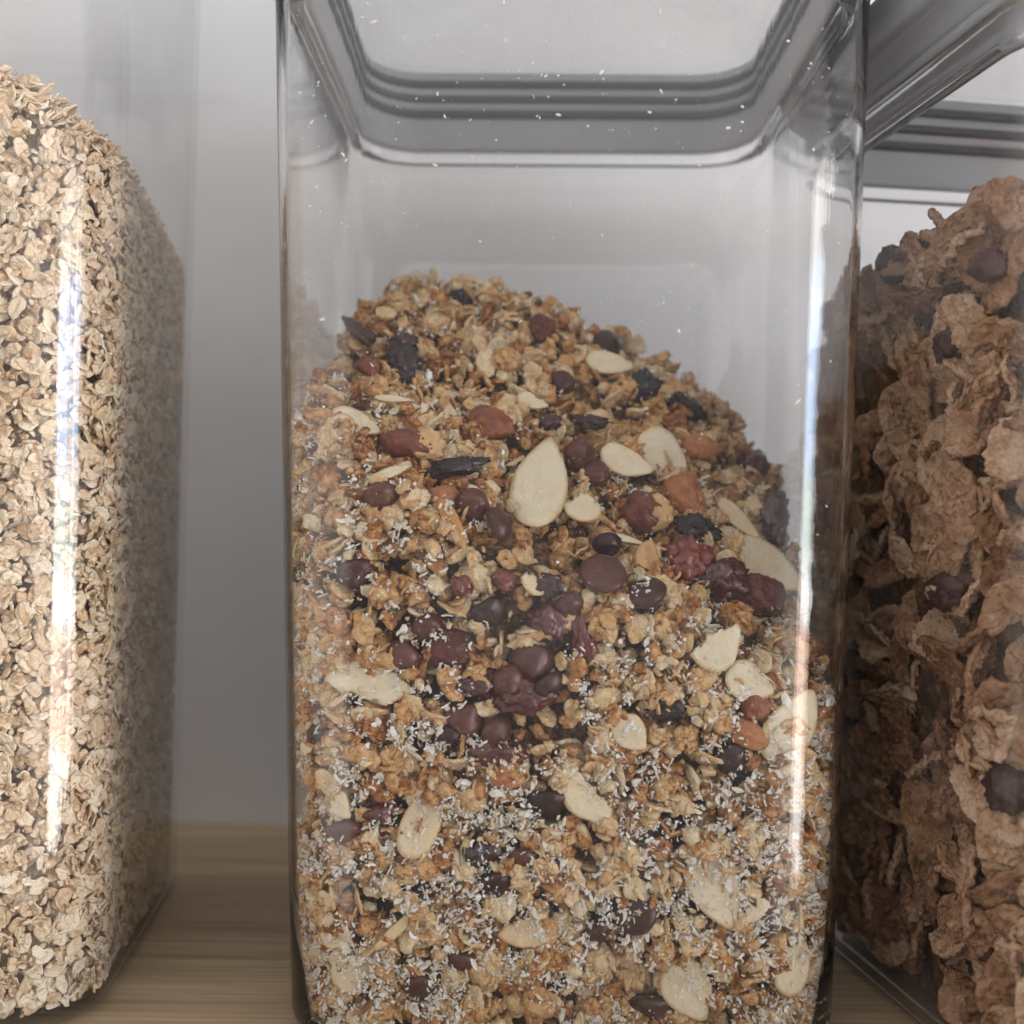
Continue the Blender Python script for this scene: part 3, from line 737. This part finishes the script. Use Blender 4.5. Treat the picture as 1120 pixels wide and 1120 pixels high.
SL, CH, BE, NU = slice_, chip, berry, nut
SL(590, 530, 140, 60, 75, 'largest cream almond slice, upright in the centre of the granola slope', tint=.8, tilt=(.1, .1), lift=1.6)
SL(632, 552, 54, 44, 100, 'broken cream almond slice touching the right side of the big upright slice', 1, .7, lift=1.2)
SL(684, 505, 62, 36, -20, 'oval almond slice right of the two joined chocolate chips', tint=.75)
SL(388, 467, 64, 36, -38, 'pale almond slice near the left corner above the hazelnut', tint=.8, lift=1.0)
SL(664, 398, 56, 26, -8, 'thin almond slice just under the dark chip on the ridge', tint=.75)
SL(722, 497, 66, 52, -30, 'blurred white almond slice behind the orange almond', tint=.9)
SL(836, 618, 96, 56, -35, 'wide almond slice leaning against the right corner above the dark hazelnut', tint=.7, lift=1.2)
SL(592, 630, 44, 38, 20, 'small round almond piece below the big upright slice', 2, .55)
SL(402, 752, 96, 54, -5, 'wide broken almond slice pressed flat low on the left side', 1, .75, lift=1.0)
SL(783, 700, 62, 56, 40, 'thick coconut-dusted almond piece on the right of the slope', 1, .85, lift=1.6)
SL(466, 897, 88, 42, 68, 'narrow upright almond slice in the lower left area', tint=.55, lift=.9)
SL(650, 868, 66, 58, -60, 'broad almond slice right of the black chip in the lower middle', 1, .72, lift=.8)
SL(786, 968, 84, 58, -70, 'rounded almond slice half buried in coconut at the lower right', tint=.8, lift=1.0)
SL(824, 985, 40, 32, 10, 'small broken almond bit beside the rounded lower right slice', 2, .75)
SL(868, 790, 92, 56, 62, 'long pale almond slice behind the orange window reflection', tint=.8, lift=1.0)
SL(756, 1078, 68, 52, -60, 'almond slice near the bottom edge under the rounded slice', tint=.7, lift=.9)
SL(398, 1062, 66, 48, 15, 'jagged almond slice low on the left near the bottom', 1, .65, lift=1.0)
SL(576, 1012, 66, 40, -25, 'brownish almond slice low in the middle left of two chips', 1, .3)
SL(868, 1050, 62, 36, 60, 'slim almond slice low beside the right corner', tint=.65, lift=1.0)
SL(706, 616, 66, 38, 62, 'toasted orange almond slice beside the round flat chip', tint=.12, tilt=(.3, 0), lift=1.8)
SL(820, 742, 56, 40, -25, 'small almond slice under the thick dusted almond piece', tint=.8)
SL(375, 880, 42, 28, -40, 'small almond sliver left of the shadowed chip near the left corner', 1, .6)
SL(692, 800, 46, 36, -50, 'shaded almond slice in the hollow of the lower right slope', tint=.65)
SL(430, 440, 44, 8, 0, 'thin almond splinter lying level on the upper left slope', tint=.7)
SL(458, 447, 26, 18, 70, 'tiny almond fragment on the upper left slope', 2, .75)
SL(430, 517, 40, 11, 18, 'thin pale almond splinter just under the split hazelnut', tint=.8, lift=1.2)
SL(524, 546, 34, 12, -45, 'curved pale almond splinter above the middle chips', tint=.7, lift=1.5)
SL(680, 592, 50, 10, -25, 'slim curved almond splinter left of the toasted orange slice', tint=.9, lift=1.6)
SL(583, 440, 40, 20, -10, 'almond bit high in the middle of the slope', 1, .65)
SL(806, 568, 62, 20, -50, 'long almond splinter right of the reddish almond', tint=.5, lift=1.4)
SL(496, 575, 66, 17, -62, 'toasted orange almond stick left of the middle chips', tint=.05, tilt=(.4, 0), lift=1.8)
SL(592, 698, 28, 20, 0, 'orange almond crumb among the dark fruit in the middle', 2, .1)
SL(444, 1012, 76, 12, 42, 'thin almond slice seen edge on near the bottom left', tint=.35, lift=1.3)
SL(348, 812, 40, 24, 60, 'greenish almond piece by the left corner below the wide broken slice', 2, .6)
CH(663, 378, 36, 0, 'dark chocolate chip sticking up alone on the top ridge', tint=.1, lift=1.2)
CH(613, 417, 26, 40, 'small brown chip high on the slope below the reddish nut')
CH(634, 500, 34, 10, 'upper of two joined chocolate chips beside the big slice', (.5, .2), .8, lift=1.4)
CH(650, 517, 30, 60, 'lower of two joined chocolate chips beside the big slice', (-.4, .3), .8, lift=1.4)
CH(417, 546, 38, 0, 'dusty chip behind the left corner line of the container', (.6, .3), .9)
CH(546, 576, 40, 80, 'chip directly left of the big upright slice', (.8, .2), .5, 1.0)
CH(516, 556, 34, 20, 'chip touching the toasted orange stick on its right', (.9, -.6), .9, 1.0)
CH(660, 634, 48, 0, 'flat round chip face in the middle of the slope', (PI-.15, .1), .75, 2.0)
CH(708, 650, 44, 30, 'chip tucked behind the toasted orange slice', (2.2, .4), .35, .8)
CH(664, 598, 30, 0, 'small dark chip above the flat round chip', (1.5, 0), .05)
CH(536, 672, 46, 20, 'nearly black chip above the dark middle hollow', (1.2, .6), .05, .6)
CH(583, 728, 46, 50, 'dusted chip in the dark middle hollow', (.4, -.5), .55, 1.2)
CH(512, 783, 46, -30, 'chip pointing up in the lower part of the hollow', (-.9, .2), .8, 1.2)
CH(548, 802, 36, 10, 'reddish chip right of the one pointing up', (.5, .7), .6)
CH(440, 722, 38, -20, 'pink brown chip above the wide broken slice', (.7, -.3), .9)
CH(390, 632, 44, 0, 'dark chip behind the left corner line at mid height', (1.0, .3), .35)
CH(378, 914, 42, 0, 'shadowed chip by the left corner near the bottom', (1.3, .5), .7)
CH(603, 880, 46, 0, 'black chip left of the broad lower slice', (1.2, .2), .0, .4)
CH(548, 968, 42, 0, 'black chip with a white coconut fleck in the lower middle', (1.3, .4), .0, .2)
CH(699, 996, 44, 0, 'round chip face low right of the middle', (PI-.1, -.1), .3, 1.6)
CH(660, 1014, 42, 40, 'chip half hidden below left of the low round one', (1.9, .3), .35, .8)
CH(466, 1082, 42, 0, 'chip close to the bottom edge on the left', (1.2, .4), .3)
CH(510, 1052, 34, 0, 'small buried chip near the bottom left', (1.5, .2), .4)
CH(718, 1100, 44, 0, 'chip at the bottom edge right of the middle', (1.4, .2), .2)
CH(332, 634, 26, 0, 'chip edge dark against the left wall', (1.0, 0), .1)
CH(806, 828, 38, 20, 'shiny black chip in the lower right hollow', (.8, .4), .0)
CH(575, 938, 34, 0, 'purple brown chip above the low black one', (1.5, 0), .7)
CH(352, 808, 26, 0, 'black chip tucked behind the left corner low down', (1.0, 0), .0)
CH(494, 808, 30, 0, 'dark chip in the shade below the upward one', (1.0, 0), .1)
NU(536, 468, 54, 38, -8, 'red brown almond alone on the upper slope', tint=.5, lift=1.8)
NU(748, 546, 56, 44, -65, 'reddish whole almond right of the broken hazelnut', tint=.75, lift=1.8)
NU(764, 488, 44, 28, -12, 'blurred orange almond near the top right ridge', tint=.95, lift=1.2)
NU(446, 491, 62, 40, 0, 'split hazelnut with a pale cut face on the left slope', 'hazelnut', .35, True, 1.8)
NU(702, 560, 50, 46, -10, 'broken hazelnut showing crumbly flesh right of the big slice', 'hazelnut', .2, True, 1.8)
NU(592, 360, 30, 34, 20, 'dark reddish nut tip on the top ridge', 'almond', .1)
NU(402, 405, 28, 24, -60, 'small red nut point near the upper left corner', 'almond', .3, lift=1.2)
NU(828, 652, 52, 48, 0, 'glossy dark hazelnut against the right corner', 'hazelnut', .0, lift=1.6)
NU(494, 712, 62, 46, 0, 'dark red hazelnut dusted with coconut in the middle left', 'hazelnut', .05, lift=1.4)
NU(822, 800, 46, 30, -35, 'orange brown almond chunk in the lower right hollow', 'almond', .9, lift=1.2)
NU(828, 768, 34, 30, 0, 'dark orange nut piece above the lower right hollow', 'almond', .5)
BE(845, 562, 34, 68, -15, 'dark cranberry hanging by the right corner of the heap', tint=.3, lift=1.2)
BE(786, 634, 56, 50, 0, 'big dark red cranberry left of the glossy hazelnut', tint=.45, lift=1.4)
BE(752, 612, 50, 50, 0, 'orange brown fruit lump left of the big cranberry', tint=1.0, lift=1.2)
BE(762, 578, 48, 26, -20, 'black shiny raisin under the reddish almond', 'raisin', .1, 1.0)
BE(704, 425, 34, 36, -30, 'black raisin on the right ridge of the heap', 'raisin', .0, 1.0)
BE(748, 446, 44, 26, -30, 'second black raisin further right on the ridge', 'raisin', .2, 1.0)
BE(500, 328, 24, 18, -30, 'small black raisin on the top left ridge', 'raisin', .0, 1.0)
BE(438, 400, 32, 44, 0, 'black raisin lump on the upper left slope', 'raisin', .3, 1.2)
BE(440, 378, 30, 22, 0, 'purple raisin lying on the black lump', 'raisin', .9, 1.6)
BE(392, 366, 48, 16, -38, 'curled dark cranberry at the upper left edge', tint=.3, lift=1.0)
BE(496, 514, 62, 20, 12, 'black torn raisin strip below the split hazelnut', 'raisin', .2, 1.0)
BE(600, 682, 44, 40, 20, 'reddish cranberry in the dark middle hollow', tint=.6)
BE(575, 762, 66, 34, 10, 'glistening red cranberry low in the middle hollow', tint=.5)
BE(552, 634, 28, 22, 0, 'small red cranberry in the middle of the slope', tint=.9)
BE(545, 822, 66, 28, 0, 'red cranberry below the reddish chip', tint=.55)
BE(822, 506, 36, 28, 30, 'brown cranberry on the far right ridge', tint=.5)
BE(420, 888, 44, 44, 0, 'dark red cranberry in shadow left of the narrow slice', tint=.6, lift=-.4)
BE(532, 930, 44, 34, 30, 'black cranberry shadowed above the low black chip', tint=.1, lift=-.6)
BE(648, 462, 36, 16, 0, 'purple raisin on the right of the upper slope', 'raisin', .6)
BE(600, 462, 26, 18, 20, 'small brown raisin in the middle of the upper slope', 'raisin', .9)
BE(505, 640, 22, 22, 0, 'red cranberry speck on the left of the middle slope', tint=.9)
BE(735, 770, 50, 26, 10, 'black raisin deep in the lower right hollow', 'raisin', .1, -.2)
BE(640, 700, 26, 60, 20, 'red cranberry right of the dusted chip', tint=.7)

CH(560, 748, 40, 0, 'reddish chip lying between the hazelnut and the upward chip', (.6, .4), .8, .9)
CH(604, 752, 36, 40, 'dark chip on the right edge of the middle hollow', (1.1, -.3), .3)
CH(626, 664, 34, 10, 'chip just below left of the flat round chip', (.9, .5), .6)
CH(470, 690, 34, 0, 'brown chip up and left of the dusted hazelnut', (.5, .5), .7)
BE(524, 748, 44, 32, 15, 'dark cranberry wedged under the dusted hazelnut', tint=.35)
BE(600, 640, 30, 26, 0, 'purple raisin above the reddish middle cranberry', 'raisin', .9)
NU(486, 545, 34, 26, 30, 'small orange almond chunk left of the toasted stick', 'almond', .9)
NU(556, 850, 36, 26, -20, 'orange brown almond chunk above the black lower chip', 'almond', .8)

# ------------------------------------------------------------------ crumbs of the granola
toast_t = []
for s_ in range(10):
    toast_t.append(disc(random.uniform(2.0, 3.1), random.uniform(1.6, 2.4), random.uniform(.6, .95), seg=14, rings=4, wob=.22, curl=random.uniform(-.5, .5), bump=.5, crease=.3 if s_ % 2 else 0, seed=s_+.3, jag=.10))
for s_ in range(8):
    toast_t.append(lump(random.uniform(1.2, 2.2), random.uniform(1.1, 1.7), random.uniform(.9, 1.4), amp=.45, sc=1.5, seed=s_, sub=2, amp2=.25, sc2=3))
def join(parts):
    V = []; T = []; o_ = 0
    for v, t in parts: V.append(v); T.append(t+o_); o_ += len(v)
    return np.concatenate(V), np.concatenate(T)
def cluster(seed, R_, nf, ng):
    """crusty lump: small oat flakes and grains baked together"""
    ps = [lump(R_*.8, R_*.65, R_*.6, amp=.35, sc=1.6, seed=seed, sub=2, amp2=.3, sc2=3)]
    rr = random.Random(seed)
    for k in range(nf+ng):
        d = Vector((rr.gauss(0, 1), rr.gauss(0, 1), rr.gauss(0, 1))).normalized()
        if k < nf: v, t = disc(rr.uniform(1.3, 2.3), rr.uniform(1.0, 1.7), .65, seg=9, rings=2, wob=.3, curl=rr.uniform(-.4, .4), bump=.4, seed=seed+k, jag=.15)
        else: q = rr.uniform(.35, .7); v, t = lump(q, q*.8, q*.7, amp=.4, seed=k, sub=2); 
        z = (d+Vector((rr.gauss(0, .45), rr.gauss(0, .45), rr.gauss(0, .45)))).normalized()
        m3 = np.array(basis(z, rr.uniform(0, 6)))
        v = v@m3.T+np.array([d.x*R_*.8, d.y*R_*.68, d.z*R_*.62])*mm
        ps.append((v, t))
    return join(ps)
clus_t = [cluster(s_+1, random.uniform(2.4, 4.2), 11, 9) for s_ in range(9)]
grain_t = [lump(random.uniform(.35, .75), random.uniform(.3, .5), random.uniform(.25, .45), amp=.5, seed=s_, sub=2) for s_ in range(5)]
big_t = []
for s_ in range(8):
    big_t.append(disc(random.uniform(2.9, 3.6), random.uniform(2.2, 2.9), random.uniform(.7, .9), seg=20, rings=5, wob=.14, curl=random.uniform(-.35, .35), bump=.6, crease=.45 if s_ % 3 else .1, seed=s_+20.3, jag=.07))
def shards(seed):
    rr = random.Random(seed); ps = []
    for k in range(rr.choice((1, 1, 2, 3, 4))):
        v, t = shred(rr.uniform(.6, 2.1), rr.uniform(.35, .9), rr.uniform(.15, .35), rr.uniform(-.35, .35), seed*3+k) if rr.random() < .65 else disc(rr.uniform(.5, .95), rr.uniform(.35, .65), .25, seg=7, rings=2, wob=.4, seed=seed+k+50, jag=.4, bump=.3)
        m3 = np.array(Euler((rr.uniform(0, 3), rr.uniform(0, 3), rr.uniform(0, 6))).to_matrix())
        ps.append((v@m3.T*(1 if k == 0 else .8)+np.array([rr.gauss(0, .45), rr.gauss(0, .45), rr.gauss(0, .3)])*mm*(k > 0), t))
    return join(ps)
def dust(seed):
    rr = random.Random(seed); ps = []
    for k in range(rr.randint(4, 10)):
        v, t = disc(rr.uniform(.18, .5), rr.uniform(.14, .34), .2, seg=6, rings=1, wob=.4, seed=seed+k, jag=.4)
        m3 = np.array(Euler((rr.uniform(0, 3), rr.uniform(0, 3), rr.uniform(0, 6))).to_matrix())
        ps.append((v@m3.T+np.array([rr.gauss(0, .75), rr.gauss(0, .6), rr.gauss(0, .4)])*mm, t))
    return join(ps)
shred_t = [shards(s_+1) for s_ in range(16)]+[dust(s_+40) for s_ in range(14)]
def lowdens(lo, hi):
    # coconut has sifted down: more of it near the foot and against the front
    return lambda sp: np.clip(hi+(lo-hi)*(sp[:, 2]-.02)/.11, lo, hi)*np.clip(.14+.86*(noise_field(sp[:, :3], 210) > .06-.24*np.clip((.085-sp[:, 2])/.05, 0, 1)), 0, 1)
def noise_field(p, sc, seed=3.0):
    return np.array([noise.noise(Vector((a*sc+seed, b_*sc, c*sc))) for a, b_, c in p])
scatter(CEN, h_center, clus_t, 1500, 7*mm, M['toast'], 'granola_cluster', 'baked oat clusters of the granola', 'crusty golden oat cluster in the middle container', 'granola cluster', 260, .7, 1.15, .3, (0.1, .9), 'crusty oat clusters filling the middle container', hero=True, stuff_name='granola_clusters')
scatter(CEN, h_center, grain_t, 9000, 5*mm, M['toast'], 'oat_grain', 'fine crumbs', 'fine crumb', 'granola crumb', 0, .6, 1.3, .3, (0.1, 1), 'fine golden crumbs between the granola clusters', hero=True, stuff_name='fine_crumbs')
scatter(CEN, h_center, toast_t, 9000, 8*mm, M['toast'], 'granola_crumb', 'golden oat crumbs of the granola', 'golden toasted oat crumb in the middle container', 'granola crumb', 300, .65, 1.25, .5, (0.05, 1), 'mass of golden oat crumbs filling the middle container', hero=True, stuff_name='granola_crumbs')
scatter(CEN, h_center, big_t, 1100, 5.5*mm, M['toast'], 'toasted_oat_flake', 'whole toasted oat flakes in the granola', 'whole toasted oat flake in the middle container', 'oat flake', 220, .7, 1.05, .7, (.35, 1), 'whole toasted oat flakes mixed through the granola', hero=True, stuff_name='toasted_oat_flakes')
scatter(CEN, h_center, shred_t, 42000, 2.1*mm, M['coconut'], 'coconut_shred', 'white coconut shreds in the granola', 'tiny white coconut shred in the middle container', 'coconut shred', 300, .55, 1.4, .6, (0, 1), 'fine white coconut shreds dusting the granola', hero='hollow', dens=lowdens(.2, 1.0), stuff_name='coconut_shreds')

# specks of coconut stuck to the inside of the front wall
def wall_specks():
    Vs = []; Ts = []; off = 0; rr = random.Random(5)
    for k in range(210):
        z = rr.choice((rr.uniform(.075, .2), rr.uniform(.15, .2), rr.gauss(.182, .008))) ; z = min(z, .204)
        hz = float(CEN.half(z)); x = rr.uniform(-1, 1)*(hz-4*mm)
        q = rr.choice((.10, .13, .17, .21, .28, .42)); v, t = disc(q*rr.uniform(.8, 1.5), q*.6, .22, seg=7, rings=2, wob=.35, seed=k*.7, jag=.3)
        P = np.array([[x, -(hz-3*mm), z]])
        a = rr.uniform(0, 6.28); m3 = np.array(basis(Vector((0, -1, 0)), a) @ Euler((rr.gauss(0, .25), rr.gauss(0, .25), 0)).to_matrix())
        v = v@m3.T
        # out along the wall normal until it touches the plastic
        for _ in range(6):
            sd, gx, gy = CEN.sdf(v+P, WALLT); j = sd.argmax(); dd = sd[j]+.05*mm
            P[0, 0] -= dd*gx[j]; P[0, 1] -= dd*gy[j]
        Vs.append(v+P); Ts.append(t+off); off += len(v)
    o = link('coconut_dust', np_mesh('coconut_dust', np.concatenate(Vs), np.concatenate(Ts), M['coconut'], tint=.9)); o.location = CEN.c
    tag(o, 'white coconut specks clinging inside the middle container wall', 'coconut shred', kind='stuff')
wall_specks()

# ------------------------------------------------------------------ rolled oats
oat_t = []
for s_ in range(14):
    oat_t.append(disc(random.uniform(2.3, 3.9), random.uniform(1.8, 3.1), random.uniform(.6, .9), seg=18, rings=5, wob=.15, curl=random.uniform(-.12, .12), bump=.55, crease=.45 if s_ % 2 else 0, seed=s_+70.3, jag=.06, bsc=1.5))
for s_ in range(9):
    oat_t.append(disc(random.uniform(1.0, 1.9), random.uniform(.8, 1.3), .5, seg=10, rings=2, wob=.25, curl=.2, bump=.3, seed=s_+90.3, jag=.15))
scatter(LEF, h_left, grain_t, 16000, 4*mm, M['rolled'], 'oat_fines', 'fine oat bits', 'fine oat bit', 'oat flake', 0, .8, 1.8, .3, (.1, .9), 'fine broken oat bits between the pale rolled oats', stuff_name='oat_fines')
scatter(LEF, h_left, oat_t, 34000, 3.8*mm, M['rolled'], 'rolled_oat', 'rolled oats pressed to the front of their container', 'pale rolled oat flake in the container of oats', 'oat flake', 300, .4, .82, 1.3, (.15, 1), 'mass of pale rolled oats filling their container', stuff_name='rolled_oats')

# ------------------------------------------------------------------ bran flakes and raisins
bran_t = []
for s_ in range(16):
    bran_t.append(disc(random.uniform(5, 12), random.uniform(4.5, 9), random.uniform(1.5, 2.1), seg=90, rings=24, wob=.14, curl=random.uniform(.05, .38)*random.choice((-1, 1)), bump=.9, seed=s_+120.3, jag=.022, bsc=.6, b2=.5, b3=.95))
scatter(RIG, h_right, bran_t, 1500, 12*mm, M['bran'], 'bran_flake', 'bran flakes in the container of cereal', 'curled brown bran flake in the container of cereal', 'bran flake', 300, .7, 1.1, 1.0, (.1, .95), 'bran flakes at the far side of the cereal container', stuff_name='bran_flakes')
def rais(px, py, wpx, hpx, deg, label, tint=.5):
    cnt[0] += 1
    k = 5.6; V, T = lump(wpx/2/k, hpx/2/k, min(wpx, hpx)/2/k*.8, amp=.25, sc=1.3, seed=cnt[0], sub=4, amp2=.2, sc2=3)
    place_piece(RIG, h_right, [('raisin', V, T, M['raisin'], tint)], 'raisin', px, py, math.radians(deg), (0, 0), 0.5, label, 'raisin', 'raisins among the bran flakes', rad=3)
rais(1075, 286, 46, 30, -10, 'purple raisin near the top of the bran flakes', .9)
rais(1030, 372, 40, 44, 0, 'dark raisin in the gap below the top bran flakes', .4)
rais(965, 285, 44, 44, 0, 'dark raisin at the far end of the bran heap', .6)
rais(1095, 855, 54, 46, 30, 'shiny dark raisin low in the bran flakes', .5)
rais(1030, 640, 60, 46, 20, 'reddish dark raisin at mid height of the bran flakes', .8)
rais(985, 860, 48, 40, 0, 'dark raisin in the shade of the lower bran flakes', .4)

# ------------------------------------------------------------------ light
def area(name, loc, target, sx, sy, power, color=(1, 1, 1)):
    l = bpy.data.lights.new(name, 'AREA'); l.shape = 'RECTANGLE'; l.size = sx; l.size_y = sy; l.energy = power; l.color = color
    o = bpy.data.objects.new(name, l); COL.objects.link(o); o.location = loc
    d = Vector(target)-Vector(loc); o.rotation_euler = d.to_track_quat('-Z', 'Y').to_euler()
    return o, l
wo, wl = area('window_light', (1.15, -.06, .045), (0, .2, .045), 1.30, .87, 31)
wl.use_nodes = True; nt = wl.node_tree
em = nt.nodes['Emission']
ge = N(nt, 'ShaderNodeNewGeometry'); sx = N(nt, 'ShaderNodeSeparateXYZ'); L(nt, ge.outputs['Parametric'], sx.inputs[0])
rv = ramp(nt, [(0, (.75, .70, .66)), (.15, (1.1, 1.04, 1.0)), (.20, (.85, .58, .48)), (.34, (.85, .58, .48)), (.37, (1.7, 1.7, 1.7)), (.41, (1.5, 1.5, 1.5)), (.46, (.66, .76, .68)), (.54, (.68, .78, .76)), (.61, (.56, .78, 1.12)), (.85, (.66, .84, 1.15)), (.88, (.60, .57, .53)), (1, (.5, .48, .44))], sx.outputs[1])
rh = ramp(nt, [(0, (1, 1, 1)), (.30, (1, 1, 1)), (.31, (.15, .15, .15)), (.35, (.15, .15, .15)), (.36, (1, 1, 1)), (.70, (1, 1, 1)), (.71, (.2, .2, .2)), (.74, (.2, .2, .2)), (.75, (1, 1, 1))], sx.outputs[0])
mx = N(nt, 'ShaderNodeMixRGB', blend_type='MULTIPLY'); mx.inputs[0].default_value = 1; L(nt, rv.outputs[0], mx.inputs[1]); L(nt, rh.outputs[0], mx.inputs[2])
L(nt, mx.outputs[0], em.inputs[0])
print('objects', len(bpy.data.objects))
